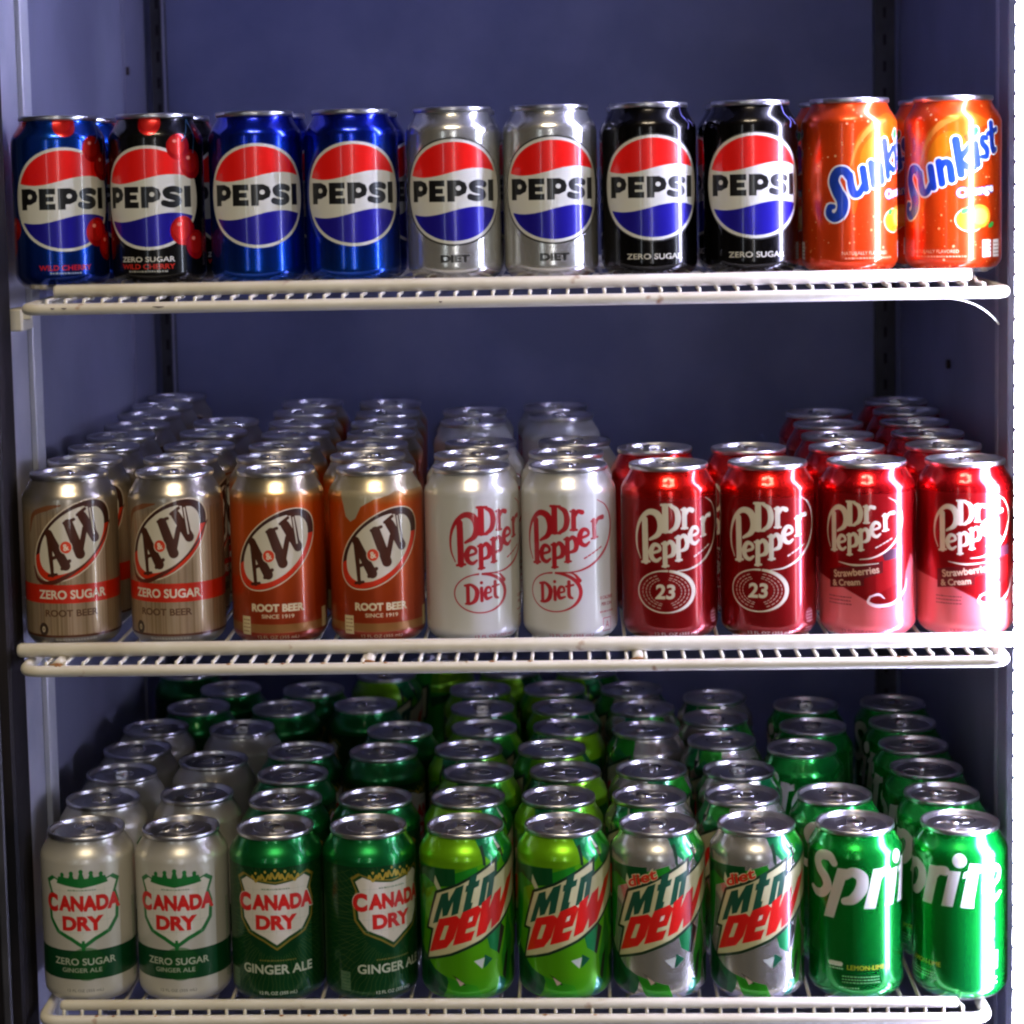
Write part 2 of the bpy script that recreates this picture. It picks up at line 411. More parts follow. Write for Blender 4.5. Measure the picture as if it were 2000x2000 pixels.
# ---- orange
def orange():
    c = Canvas(CIRC/2, 'ee4a0c', .55)
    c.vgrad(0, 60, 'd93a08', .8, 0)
    c.stroke([(-22, 40), (-20, 62), (-10, 88), (8, 100), (24, 100)], [1, 6, 10, 8, 2], 'ec7a10', .5, al=.65)
    c.ell(-4, 78, 13, 17, 'ee9010', .4, -25, al=.55)
    c.stroke([(-24, 72), (-18, 88), (-8, 99), (3, 103)], [.4, 1.4, 2.2, 1], 'e8a04a', .3, al=.6)
    r = c.rng
    for i in range(260):
        x, z = r.rand()*c.w-c.w/2, r.rand()**1.4*112
        q = .18+r.rand()**3*.75; c.ell(x, z, q, q, 'ffb070' if r.rand() < .6 else 'f8d0a0', .2, al=.8)
    def word(o, col):
        g = o
        c.stroke([(-24.5, 64), (-28, 68.5), (-33, 68), (-35.5, 62), (-33, 55), (-29.5, 48), (-30.5, 40.5), (-35, 37), (-39, 39.5), (-38.5, 44), (-35.8, 44.5)], [x_+g for x_ in (2.2, 2.4, 2.6, 2.9, 3.3, 3.5, 3.1, 2.6, 2.1, 1.7, 1.2)], col)
        c.stroke([(-24.5, 66), (-23.4, 58), (-21.4, 53), (-18, 53.6), (-15, 59)], [x_+g for x_ in (1.8, 2.1, 2.1, 1.7, 1.4)], col)
        c.stroke([(-15.6, 70), (-13.4, 56.5)], 2.0+g, col)
        c.stroke([(-9.6, 73.5), (-7.4, 59)], 2.0+g, col); c.stroke([(-8.8, 68), (-6, 73), (-2.4, 71.5), (-.8, 61.5)], [x_+g for x_ in (1.3, 1.7, 2.0, 2.1)], col)
        c.stroke([(1.8, 88), (5.4, 65)], 2.3+g, col); c.stroke([(11.2, 83.5), (5, 75), (10.6, 69.5), (15, 69)], [x_+g for x_ in (1.7, 1.5, 2.0, 1.2)], col)
        c.stroke([(15.2, 85), (17.2, 71.5)], 2.1+g, col)
        c.stroke([(24.5, 89), (21, 89.5), (20.8, 85.5), (24.5, 81.6), (24.6, 77), (20.6, 76.4)], [x_+g for x_ in (1.2, 1.4, 1.7, 1.8, 1.5, 1.1)], col)
        c.stroke([(28.6, 99), (30.6, 82), (34, 81.5)], [x_+g for x_ in (1.7, 1.9, 1.2)], col); c.stroke([(25.5, 92), (34.5, 95)], 1.3+g, col)
    word(1.7, 'dcdce0'); word(.45, '0c379c')
    c.ell(14.6, 93.5, 3.6, 4.6, 'e8e8e0', 0, -35); c.ell(14.6, 93.5, 2.7, 3.7, '0e8a3c', 0, -35)
    c.text('Orange', 17, 53, 30, 9.4, '2b4fb0', 0, .10, 8); c.text('Orange', 17, 53, 29, 8.2, 'f2f2ee', 0, .03, 8)
    c.ell(12, 34, 11, 8.6, 'f6dfc0', 0, al=.9); c.ell(12, 34, 10.2, 7.8, 'f08a12', .1); c.ell(19, 36, 9, 8, 'f6a028', .1)
    c.ell(19, 36, 6.5, 5.6, 'fabf50', 0); c.ell(8, 40, 3, 1.8, '2f9c3a', 0, 25); c.ell(29, 30, 3.2, 1.8, '2f9c3a', 0, 25)
    c.text('NATURALLY FLAVORED', -13, 12.5, 34, 2.4, 'e8b090', 0, .01); micro(c, -10, 8.4, 36, 1, 'e8b090')
    for x in (21, 31):
        c.poly([(x, 8), (x+8, 8), (x+8, 20), (x, 20)], 'f2ece6'); micro(c, x+4, 17, 6, 4, '904020', .8, 2.4)
    c.band(0, 1.2, 'c0b8b0', .9)
    return c.material('print_orange', .24)
# ---- root beer
def rootbeer(zero, drip):
    if zero:
        c = Canvas(CIRC/2, 'b49a7a', .42)
        r = c.rng; x = -c.w/2
        while x < c.w/2:
            q = .5+r.rand()*1.6
            c.poly([(x, 8), (x+q, 8), (x+q, 96), (x, 96)], ['8c7454', 'b09c80', '94795c', 'a89070'][r.randint(4)], .6, .6); x += q+r.rand()*1.4
        c.vgrad(90, 104, 'b4aca0', 0, 1, .9); c.a[int(104*c.ky):] = [*hx('b4aca0'), .9]
        zc = 74
    else:
        c = Canvas(CIRC/2, 'c8520a', .5)
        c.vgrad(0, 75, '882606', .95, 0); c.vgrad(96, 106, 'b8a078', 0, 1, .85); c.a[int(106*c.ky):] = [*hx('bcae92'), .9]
        zc = 66
        c.band(8, 14, 'a08048', .5, .75)
    if drip:
        c.a[int(105*c.ky):] = [*hx('c4b898'), .7]
        c.poly([(-30, 106), (-27, 96), (-25, 88), (-21, 84.5), (-17, 87), (-13, 95), (-4, 100), (6, 102.5), (14, 106)], 'c4b898', .5)
    A = 43
    if zero: c.stroke([(-34, 80), (-30, 92), (-18, 97), (-8, 99)], [.4, 1.6, 1.8, .5], '8a4a24', .4, al=.8)
    c.ell(0, zc, 35.6, 21.2, 'dcccb0', 0, A); c.ell(0, zc, 34.8, 20.4, '3a1a10', .1, A)
    th = np.linspace(math.pi*.80, math.pi*1.80, 60); ca, sa = math.cos(R_(A)), math.sin(R_(A))
    E1 = [(34.6*math.cos(t), 20.2*math.sin(t)) for t in th]; E2 = [(28*math.cos(t)+1, 16*math.sin(t)+1) for t in th[::-1]]
    c.poly([(x*ca-y*sa, x*sa+y*ca+zc) for x, y in E1+E2], 'd4300a', .2)
    if zero: c.stroke([(-31, zc-18), (-27, zc-27), (-16, zc-29), (2, zc-20), (20, zc-4), (30, zc+12)], [.4, 1.2, 1.6, 1.3, .9, .4], '5a2412', .2)
    c.ell(-.6, zc+.4, 29.3, 17.6, 'cfc8b4', 0, A)
    k = '46200e'
    def L(p, r_): c.stroke([(a*.98, zc+b*.98+.5) for a, b in p], [q*1.12 for q in r_] if isinstance(r_, list) else r_*1.1, k, .1, smooth=False)
    L([(-17.5, 4), (-15.6, -25)], [1.8, 1.1]); L([(-17.5, 5), (-6, -18)], [2.6, 3.0]); L([(-16, -13), (-9, -10)], 1.1)
    L([(-18.5, -25), (-12.6, -24)], .9); L([(-8.5, -20), (-3, -14.5)], 1.1)
    L([(-3, 12), (4.5, -10)], [2.9, 3.1]); L([(4.5, -10), (8.5, 8)], [1.7, 1.6]); L([(7, 17), (16, 1)], [2.8, 3.0]); L([(16, 1), (12.5, 24)], [1.7, 1.2])
    L([(-6, 12.5), (1, 15)], 1.0); L([(3.5, 18), (9, 22)], 1.0); L([(9.5, 24.5), (17, 24)], 1.0)
    c.stroke([(12.6, zc+22), (15, zc+4)], .55, 'cfc8b4', 0); 
    c.ell(-5.2, zc-4.2, 4.6, 4.8, 'cfc8b4'); c.ell(-5.2, zc-4.2, 3.9, 4.1, 'dd3a12', .1)
    c.text('&', -5.2, zc-4.2, 4.2, 4.8, 'e8d8c0', 0, .03, 15)
    if zero:
        c.band(30.5, 43.5, 'c8280c', .2)
        c.text('ZERO SUGAR', -2, 36.6, 50, 6.4, 'd8cfb8', 0, .03); c.text('ROOT BEER', -3, 23.6, 38, 5, '5a3a20', 0, .03)
        c.band(6.5, 8.2, '5a2e1a', .3); c.band(0, 6.5, 'a09a90', .7); micro(c, 0, 4, 30, 1, 'e0dccc', 1.6)
        c.ell(-24, 12, 3.8, 4.6, '3a2a1e'); c.text('0', -24, 12, 2.6, 4, 'c8b898', 0, .03)
    else:
        c.text('ROOT BEER', 0, 25.6, 38, 5.6, 'd8c8a4', 0, .05); c.text('SINCE 1919', 0, 19.6, 23, 2.8, 'd8c8a4', 0, .02)
        c.text('12 FL OZ (355 mL)', 0, 4.6, 30, 3, 'd0b890', 0, .01)
        x = -28; c.poly([(x, 6), (x+7.5, 6), (x+7.5, 19), (x, 19)], 'c8b888'); micro(c, x+3.7, 16, 5.5, 4, '6a3a18', .9, 2.6)
        c.poly([(37, 8), (44, 8), (44, 22), (37, 22)], 'c8b888')
    side_print(c, 46, 14, 60, '5a3a20' if zero else 'd8b070')
    return c.material('print_root_beer', .27)
# ---- pepper soda
def pepper_logo(c, k, ox=0, oz=0, s=1, metal=0):
    def L(p, r_, sm=True): c.stroke([(ox+a*s, oz+b*s) for a, b in p], [q*s for q in r_] if isinstance(r_, (list, tuple)) else r_*s, k, metal, smooth=sm)
    L([(-24.8, 83), (-24.4, 54.5)], 2.3, False); L([(-27.3, 53.6), (-21.5, 54.4)], .9, False)
    L([(-28.5, 56), (-31.5, 64), (-31.5, 74), (-28, 83), (-21.5, 88.5), (-15.5, 87), (-13, 80.5), (-15, 73.5), (-21, 69.5)], [.35, .6, .9, 1.3, 1.9, 2.5, 2.5, 1.9, .9])
    L([(-10, 92.5), (-10, 76)], 2.2, False); L([(-12.6, 93.6), (-6, 93.6)], .9, False); L([(-12.4, 75), (-6, 75)], .9, False)
    L([(-6.5, 93), (-2.6, 90.2), (-1.2, 84.6), (-2.6, 78.6), (-6.5, 75.4)], [1.1, 1.8, 2.1, 1.8, 1.1])
    L([(3.2, 90), (3.2, 78)], 1.8, False); L([(1.2, 90), (3.4, 90.2)], .8, False); L([(1.2, 77.2), (5.4, 77.2)], .8, False); L([(3.9, 86.4), (6.2, 89.8), (9.2, 89.2)], [1.1, 1.4, 1.7])
    def e(x, z): L([(x-2.4, z+.2), (x+2.8, z+2.2), (x+2.4, z+5.2), (x-.8, z+6), (x-3.2, z+2), (x-2.6, z-3), (x+.6, z-5), (x+3.6, z-3)], [1, 1, 1.2, 1.4, 1.9, 1.7, 1.3, .8])
    def p(x, z):
        L([(x-2.2, z+5), (x-2.2, z-10.5)], 1.65, False); L([(x-4, z-11), (x, z-10.6)], .75, False); L([(x-4.2, z+4.6), (x-2, z+5.6)], .8, False)
        L([(x-1.6, z+3.4), (x+1.4, z+6), (x+3.9, z+2.6), (x+3.2, z-2.6), (x-1, z-4.6)], [.9, 1.4, 1.9, 1.6, .9])
    e(-17, 60); p(-8.2, 62.2); p(1, 66.2); e(10.6, 71.2)
    L([(18, 83), (18.4, 71.5)], 1.7, False); L([(16, 70.5), (21, 71.3)], .7, False); L([(16, 82.4), (18, 83.6)], .7, False); L([(18.8, 79.4), (21.5, 83.8), (25.5, 84.6)], [.9, 1.3, 1.7])
    for i in range(5): L([(10.5+i*2.9, 57.2+i*1.5), (12.3+i*2.9, 58.1+i*1.5)], .5, False)
    L([(21, 97), (28.5, 92.5), (33.5, 84.5), (34, 75), (29, 64), (19, 54.5), (8, 49.2), (-2, 47.8)], [.25, .5, .75, .8, .9, .85, .6, .35])
def pepper(kind):
    W2 = CIRC/2
    if kind == 'diet':
        c = Canvas(W2, 'c8c8c2', .12); k = 'a81420'
        pepper_logo(c, k)
        c.stroke([(-11+18.5*math.cos(t), 34+13.5*math.sin(t)) for t in np.linspace(1.5, 1.5-2*math.pi+.15, 30)], [.45+.9*max(0, math.cos(t-.3)) for t in np.linspace(1.5, 1.5-2*math.pi+.15, 30)], k)
        c.stroke([(-8, 48), (2, 47.2), (7, 42)], [.3, .6, 1.3], k)
        x0, z0 = -12, 34
        def L(p, r_, sm=True): c.stroke([(x0+a, z0+b) for a, b in p], r_, k, smooth=sm)
        L([(-8, 5), (-8, -6.5)], 1.3, False); L([(-10, 5.6), (-5.5, 6), (-1.8, 2), (-2.6, -4), (-6, -6.8), (-9.6, -7)], [.8, 1, 1.6, 1.6, 1, .7])
        L([(1.4, 3.6), (1.6, -5)], 1.2, False); L([(1.4, 7.4), (1.5, 7.4)], 1.1, False)
        L([(4.6, -.2), (8, .8), (7.4, 3.6), (5.2, 3.6), (4, 0), (5, -3.8), (8.6, -3)], [.7, .7, .9, 1, 1.3, 1.2, .7])
        L([(11.4, 7.5), (11.4, -2), (13.6, -4)], [1.2, 1.3, .8]); L([(9.4, 4.2), (14.4, 5.2)], .8, False)
        c.text('12 FL OZ (355 mL)', 1, 3.2, 33, 3, 'b04048', 0, .01)
        c.text('0 CALORIES', 29, 28.5, 13, 2.4, 'a02430', 0, .02); c.text('PER CAN', 29, 24, 11, 2.4, '903038', 0, .02); micro(c, 29, 18, 14, 1, 'a84048')
        c.stroke([(25, 5), (33, 5), (33, 14), (25, 14), (25, 5)], .3, 'b05058', smooth=False); c.text('A', 29, 9.5, 4, 5, 'b05058', 0, .01)
        c.vgrad(98, 118, 'b8b8b8', 0, .8, .75)
    elif kind == 'reg':
        c = Canvas(W2, '96090c', .62); k = 'd6cdb8'
        c.vgrad(96, 100, 'd81008', 0, 1, .85); c.a[int(100*c.ky):] = [*hx('d81008'), .85]
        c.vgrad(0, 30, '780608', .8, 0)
        pepper_logo(c, k)
        x0, z0 = -10.5, 33.5
        c.stroke([(x0+20*math.cos(t), z0+14.5*math.sin(t)) for t in np.linspace(1.4, 1.4-2*math.pi+.1, 36)], [.45+1.1*max(0, math.cos(t-.2)) for t in np.linspace(1.4, 1.4-2*math.pi+.1, 36)], k)
        for a, b, q, gap in ((16.5, 11.8, .28, 0), (13.8, 9.8, .3, 1), (11.2, 8.6, .26, 0)):
            for i in range(26):
                t0, t1 = i/26*2*math.pi, (i+.6)/26*2*math.pi
                if abs(math.sin(t0)) > .97: continue
                c.stroke([(x0+a*math.cos(t0), z0+b*math.sin(t0)), (x0+a*math.cos(t1), z0+b*math.sin(t1))], q, 'c8a898', 0, smooth=False)
        c.ell(x0, z0, 9.6, 7.6, '960a0c', .6)
        c.text('23', x0, z0, 13.5, 10.5, k, 0, .035, 0, .08)
        c.text('12 FL OZ (355 mL)', -2, 3.6, 33, 3, 'd8c8b8', 0, .015)
        x = 27; c.ell(x+3, 14, 4.6, 5.2, 'c0788c', 0, al=.7); micro(c, x+3, 16, 7, 4, 'e8d0d0', .9, 2.2); micro(c, x+3, 5, 8, 2, 'd8b8b8', .9, 2)
    else:
        c = Canvas(W2, 'a00a10', .62); k = 'd6c8b0'
        c.a[int(99*c.ky):] = [*hx('c80c14'), .85]
        c.poly([(-W2/2, 0), (W2/2-.01, 0), (W2/2-.01, 40), (44, 46), (37, 56), (30, 44), (27, 24), (10, 20), (-8, 30), (-20, 36), (-36, 40), (-W2/2, 42)], 'e4686c', .25)
        c.vgrad(0, 14, 'c84a50', .5, 0)
        c.poly([(6, 30), (29, 40), (29, 58), (6, 58)], 'b01216', .5)
        c.poly([(10, 59), (27, 63), (27, 55), (12, 53)], '4a2030', .3)
        c.stroke([(2, 28.5), (1, 24.5), (8, 22), (20, 24), (29, 32), (31, 39)], [.6, 1.0, 1.3, 1.2, .9, .4], 'e6c6c4'); c.stroke([(2, 28.5), (8, 30), (12, 27)], [.6, .8, .3], 'e6c6c4')
        pepper_logo(c, k, -3, 13, .86)
        c.poly([(-28, 33), (-28, 46), (11, 53), (11, 45), (-2, 41), (-2, 36)], '6a0c10', .3)
        c.stroke([(-20, 51.5), (-8, 50), (8, 51.5)], [.2, .7, .2], k)
        c.text('Strawberries', -8, 45.2, 33, 5.2, 'c8a888', 0, .03, 8); c.text('& Cream', -15, 37.6, 21, 4.6, 'c8a888', 0, .03, 6)
        micro(c, -20, 27, 18, 3, '70252a', .9, 2.4); c.text('12 FL OZ (355 mL)', -2, 3.6, 33, 2.8, '8c3036', 0, .01)
    side_print(c, 44, 12, 60, 'c8a0a0' if kind != 'diet' else 'a84048')
    return c.material('print_pepper_'+kind, .24)
# ---- ginger ale
def ginger(zero):
    W2 = CIRC/2
    c = Canvas(W2, 'c6c3b6' if zero else '0d4a22', .25 if zero else .6)
    g = '0f6a2a'; red = 'c81a14'
    if zero:
        c.vgrad(99, 116, 'b8b6b0', 0, .9, .8)
        c.poly([(-W2/2, 18), (W2/2-.01, 18), (W2/2-.01, 39), (-W2/2, 39)], '0c4a26', .35)
        c.ell(2, 29, 14, 12, '1c5a1c', .3, al=.5)
    else:
        c.a[int(98*c.ky):] = [*hx('0f7a38'), .8]
        for i in range(90):
            t = 2*math.pi*i/90
            n = 10; pts = []
            for j in range(n):
                q = 26+j*7
                pts.append((q*math.cos(t)*.9+.8*math.sin(q*.5+i), 60+q*math.sin(t)+.6*math.cos(q*.6+i*2)))
            if abs(pts[-1][0]) > W2/2+30: pts = [p for p in pts if abs(p[0]) < W2/2]
            pts = [p for p in pts if 2 < p[1] < 98]
            if len(pts) > 2: c.stroke(pts, .17, '6a7a2a', .3, al=.55)
    def shield(s, dz=0):
        h = [(0, 40), (9, 46), (20, 51), (26.5, 60), (27.5, 72), (25, 80), (28.5, 88.5), (23, 92), (14, 88.5), (0, 86.5)]
        H = h+[(-x, z) for x, z in h[::-1][1:-1]]
        return [(x*s, 66+(z-66)*s+dz) for x, z in H]
    if zero:
        c.poly(shield(1.0), g); c.poly(shield(.90, .6), 'cfccbe')
        c.poly([(-1.3, 39), (1.3, 39), (1, 46), (-1, 46)], g)
    else:
        c.poly(shield(1.06), '8a7a2a', .3); c.poly(shield(1.0), '1e4a1c', .3); c.poly(shield(.93, .5), 'd0cbbc')
    for x in range(-18, 24, 9): c.stroke([(x, 50), (x*.9, 84)], .14, 'a8b0a0', al=.6)
    for z in (52, 60, 68, 82): c.stroke([(-22, z), (22, z)], .14, 'a8b0a0', al=.6)
    # crown
    kc = g if zero else 'b49a34'
    for i in range(5):
        x = -14+i*7; z = 94-abs(i-2)*1.2
        if zero: c.poly([(x-3.3, 87), (x+3.3, 87), (x+1.1, z+1), (x-1.1, z+1)], kc); c.ell(x, z+1.8, 1.5, 1.6, kc)
        else: c.stroke([(x-3, 90), (x-2.4, z), (x, z-4), (x+2.4, z), (x+3, 90)], .7, kc, .3); c.ell(x, z+2, .9, 1, kc)
    if zero: c.poly([(-19, 87), (-17, 92), (0, 90.5), (17, 92), (19, 87), (0, 84)], kc)
    micro(c, 0, 82, 20, 1, '5a7a5a', 1.0)
    if not zero: c.text('CANADA', 0, 73, 58.5, 13.5, 'd0cbbc', 0, .08)
    c.text('C', -23.6, 72.6, 10.5, 13.5, red, 0, .06); c.text('ANADA', 5.4, 72.9, 46, 11.4, red, 0, .06)
    c.text('DRY', 0, 58.4, 30, 10.6, red, 0, .055)
    if zero:
        c.text('ZERO SUGAR', 0, 30.8, 46, 5, 'b0b8a0', 0, .015); c.text('GINGER ALE', -2, 24.6, 29, 3.2, 'a0aa90', 0, .015)
        c.text('12 FL OZ (355 mL)', 0, 9.6, 26, 2.6, '6a6a60', 0, .005)
    else:
        c.text('GINGER ALE', 0, 24.6, 53, 6.8, 'b8c0a8', 0, .025); micro(c, 0, 30.6, 26, 1, '8a7a30', 1.1); c.text('12 FL OZ (355 mL)', 0, 7.2, 27, 3.2, 'c0c8b8', 0, .02)
        c.poly([(-40, 8), (-32, 8), (-32, 22), (-40, 22)], '7a9070', 0, .6); micro(c, -36, 19, 6, 5, '0d4a22', .8, 2.4)
    side_print(c, 42, 12, 70, '3a6a3a' if zero else 'a0a880')
    return c.material('print_ginger', .26)
# ---- citrus
def citrus(diet):
    W2 = CIRC/2; c = Canvas(W2, '5cb40c', .5)
    r = c.rng
    if diet: c.a[:] = [*hx('cac8c0'), .8]
    dk, md, lm = '0a5a28', '1f9a22', '66b80e'
    if not diet: c.vgrad(0, 20, '2e9c1a', .7, 0)
    def P(pts, col, m_=.5): c.poly(pts, col, m_)
    # faceted shards
    P([(-52, 30), (-52, 96), (-30, 95), (-8, 93), (6, 97), (14, 90), (-6, 84), (-20, 84), (-34, 78), (-36, 60), (-40, 40)], md)
    P([(-52, 92), (-30, 95), (-8, 96), (-8, 84), (-22, 82), (-36, 88), (-52, 82)], dk)
    P([(-18, 78), (-6, 84), (8, 98), (4, 84), (-8, 74)], md)
    if not diet: P([(-44, 96), (-44, 117), (6, 117), (12, 108), (16, 100), (0, 96)], '7cc40e', .6)
    P([(8, 116), (18, 118), (34, 118), (30, 104), (20, 98), (12, 106)], '0c7a44', .6)
    P([(11, 110), (12, 98), (14, 97), (14, 111)], '0a3018', .2)
    P([(16, 108), (24, 98), (30, 104), (26, 114)], '18a04a', .6)
    P([(25, 118), (27, 107), (30, 107)], 'ccd0c0', .3); P([(26, 107), (30, 107), (30, 96)], '101810', .2)
    P([(30, 118), (52, 118), (52, 40), (40, 50), (36, 80)], md)
    P([(28, 100), (36, 108), (52, 100), (52, 86), (40, 84)], '0c7a3a')
    P([(-24, 90), (-18, 79), (-21, 78), (-25, 84)], 'c6d0a8', .3)
    P([(-52, 8), (-52, 44), (-40, 34), (-26, 22), (-14, 17), (-16, 8), (-20, 3)], dk)
    P([(-34, 24), (-22, 12), (-24, 4), (-36, 12)], '0c4020'); P([(-16, 18), (-10, 3), (10, 2), (6, 12)], '3aa81c' if not diet else '2c9c1c')
    P([(-12, 20), (-8, 18), (-2, 13), (-3, 12.5)], '1c1408', .2); P([(-9, 18), (-3, 14), (-6, 12)], 'd0b8b0', .2)
    P([(14, 46), (26, 54), (22, 34), (16, 38)], '128a4a'); P([(4, 30), (12, 32), (10, 24)], 'ccd4c8', .3); P([(12, 34), (18, 30), (11, 24)], '1a6a4a')
    P([(26, 54), (22, 34), (24, 32), (30, 50)], '1c1410', .2); P([(34, 60), (26, 30), (28, 8), (34, 10), (40, 40)], '2a8c1c'); P([(30, 30), (34, 34), (30, 12), (27, 16)], '141008', .2)
    P([(20, 2), (26, 2), (30, 12), (24, 16)], '127a5a')
    P([(38, 26), (52, 30), (52, 6), (42, 4)], '0c5a20')
    # emblem
    O = [(-32, 51), (-22.5, 77), (-6, 84), (21.5, 99), (21, 88), (48, 101), (46, 73), (25, 55), (9, 45), (-12, 35.5), (-33, 28.5), (-26.5, 51)]
    def grow(P_, d):
        cx = sum(p[0] for p in P_)/len(P_); cz = sum(p[1] for p in P_)/len(P_)
        out = []; n = len(P_)
        for i in range(n):
            a, b, q = P_[i-1], P_[i], P_[(i+1) % n]
            e1 = np.array(b)-np.array(a); e2 = np.array(q)-np.array(b)
            n1 = np.array([-e1[1], e1[0]])/np.hypot(*e1); n2 = np.array([-e2[1], e2[0]])/np.hypot(*e2)
            nn = n1+n2; nn = nn/max(.5, np.dot(nn, nn)/2)
            out.append((b[0]+nn[0]*d, b[1]+nn[1]*d))
        return out
    c.poly(grow(O, 2.0), '0c2c14'); c.poly(O, 'c0bc90')
    if diet: c.text('diet', -12, 88, 24, 8.5, 'd8c8a0', 0, .09, 22, .2); c.text('diet', -12, 88, 23, 7.6, 'c8280c', 0, .03, 22, .2)
    gk = '0c4a34'
    sh = lambda x, z: (x+(z-58)*.10, z+x*.42)
    def B(pts, col): c.poly([sh(x, z) for x, z in pts], col)
    # lower case letters, slanted
    B([(-28, 66), (-23, 66), (-20, 76), (-19.4, 69), (-15.4, 69), (-11.6, 78), (-12.4, 67.5), (-7.4, 67.5), (-4.8, 87), (-10.4, 87), (-15.2, 79), (-16, 86), (-21.4, 86)], gk)
    B([(-4.2, 66), (1.6, 66), (2.8, 71), (1.4, 71.4), (3, 81), (6.2, 81), (6.8, 85.4), (3.8, 85.4), (4.6, 91), (-.8, 91), (-1.6, 85.4), (-3, 85.4), (-3.4, 81), (-2, 81)], gk)
    B([(6.8, 66), (11.4, 66), (13, 79.5), (14.2, 79.5), (12.6, 66), (17.2, 66), (19.4, 85), (9.2, 85)], gk)
    rd = 'd0140a'
    RB = lambda pts: B(pts, rd)
    RB([(-30, 45.5), (-14, 45), (-9, 50), (-5.6, 63), (-8.6, 66.5), (-22, 68)]); B([(-20.5, 52), (-16.4, 51.6), (-13.6, 61), (-17, 61.6)], 'c0bc90')
    RB([(-9.4, 45), (4, 43.5), (6, 49.5), (-1, 50.5), (-.3, 53.4), (6, 52.6), (9.6, 63), (6.6, 67), (-4, 67), (-6, 62)]); B([(.4, 57.6), (3.2, 57.6), (4, 61), (1.4, 61)], 'd8d4c0')
    RB([(7.4, 44), (14.4, 44), (18.4, 51.5), (18.6, 44), (26, 45), (37, 63), (43, 71), (33, 70), (25.6, 58), (26, 69), (19.6, 68), (15.6, 60), (17, 69), (9.8, 67)])
    c.band(0, 1.4, 'b8b8b0', .9)
    return c.material('print_citrus', .24)
# ---- lemon lime
def lemon():
    c = Canvas(CIRC, '04922e', .7); k = 'c2c0b4'
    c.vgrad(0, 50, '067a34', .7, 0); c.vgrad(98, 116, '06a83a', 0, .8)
    def L(p, r_, sm=False): c.stroke(p, r_, k, .1, smooth=sm)
    c.stroke([(-16.5, 100-3), (-20, 101), (-27, 101), (-31, 96.5), (-29, 91), (-24, 86), (-22, 80), (-26, 74.5), (-32, 73.5), (-37, 76)][::1], [2.6, 3.2, 3.4, 3.5, 3.6, 3.6, 3.6, 3.3, 2.9, 2.0], k, .1)
    c.poly([(-25, 58), (-17, 58), (-6, 94), (-14, 94)], k, .1); L([(-9, 89), (-3, 92), (3, 88), (2.4, 80), (-3, 73), (-9, 71)], [3, 3.4, 4.2, 4.4, 3.6, 2.6], True)
    c.poly([(4, 66), (12.5, 66), (19, 94), (11, 94)], k, .1); L([(14, 86), (18, 91), (22.5, 91.5)], [2.6, 3, 3.4], True)
    c.poly([(20, 66.5), (28, 66.5), (33.5, 92), (25.6, 92)], k, .1); c.ell(32.6, 99.5, 5, 5, k, .1)
    c.poly([(33, 66.5), (42.5, 66), (42.5, 70.5), (47, 97), (39.4, 98)], k, .1); c.poly([(34.5, 87), (50.5, 92), (50.5, 97), (35.5, 91.5)], k, .1)
    L([(53, 79), (62, 84), (63.5, 90), (59.5, 93.5), (54.5, 89), (51.5, 81), (53, 73.6), (58.5, 71), (65, 74.5)], [1.7, 1.8, 2.0, 2.4, 3.0, 3.2, 2.8, 2.4, 1.4], True)
    c.stroke([(-20, 26), (-12, 26)], 1.5, 'c8d0c0', smooth=False); micro(c, -16, 24, 9, 2, 'd8e0d0', 1.3, 2)
    c.text('LEMON-LIME', 6, 24, 27, 3.4, 'a89a1c', 0, .02); micro(c, 2, 17, 26, 3, 'a8c098', .9, 2.1); micro(c, -6, 9, 14, 1, 'c0d0b8', .9, 2.1)
    c.poly([(53, 21), (62, 21), (62, 34), (53, 34)], 'dfe6dc'); micro(c, 57.5, 31, 7, 4, '0a6a2a', 1, 2.6); c.text('5c', 57.5, 14, 8, 7, 'cfe0cc', 0, .03)
    c.text('12 FL OZ', 86, 40, 20, 5, 'c2c0b4'); side_print(c, -60, 10, 60, 'a8c8a8'); side_print(c, -75, 20, 90, 'a8c8a8'); side_print(c, 80, 14, 36, 'a8c8a8')
    c.band(0, 1.2, 'b8c0b8', .9)
    return c.material('print_lemon_lime', .2)

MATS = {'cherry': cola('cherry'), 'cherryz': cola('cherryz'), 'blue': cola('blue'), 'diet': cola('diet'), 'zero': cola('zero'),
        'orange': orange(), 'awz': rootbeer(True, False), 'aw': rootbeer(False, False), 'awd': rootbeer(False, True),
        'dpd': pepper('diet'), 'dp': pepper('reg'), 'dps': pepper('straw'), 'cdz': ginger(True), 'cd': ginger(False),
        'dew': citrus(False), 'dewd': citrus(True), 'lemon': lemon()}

# ------------------------------------------------------------------ the can
def lathe(prof, seg, name, matl, uv=False, cap=False):
    v = []; f = []; 
    for (r, z) in prof:
        for k in range(seg):
            a = 2*math.pi*k/seg
            v.append((r*math.sin(a)*MM, -r*math.cos(a)*MM, z*MM))
    n = len(prof)
    for i in range(n-1):
        for k in range(seg):
            k2 = (k+1) % seg
            f.append([i*seg+k, i*seg+k2, (i+1)*seg+k2, (i+1)*seg+k])
    if cap: f.append([(n-1)*seg+k for k in range(seg)])
    me = bpy.data.meshes.new(name); me.from_pydata(v, [], f)
    me.polygons.foreach_set('use_smooth', [True]*len(f))
    if uv:
        u = me.uv_layers.new(name='UVMap'); d = []
        for i in range(n-1):
            for k in range(seg):
                a0, a1 = k/seg, (k+1)/seg
                z0, z1 = [min(.998, max(.003, (prof[q][1]-HD)/HC)) for q in (i, i+1)]
                d += [a0, z0, a1, z0, a1, z1, a0, z1]
        u.data.foreach_set('uv', d)
    me.materials.append(matl); me.update()
    return me
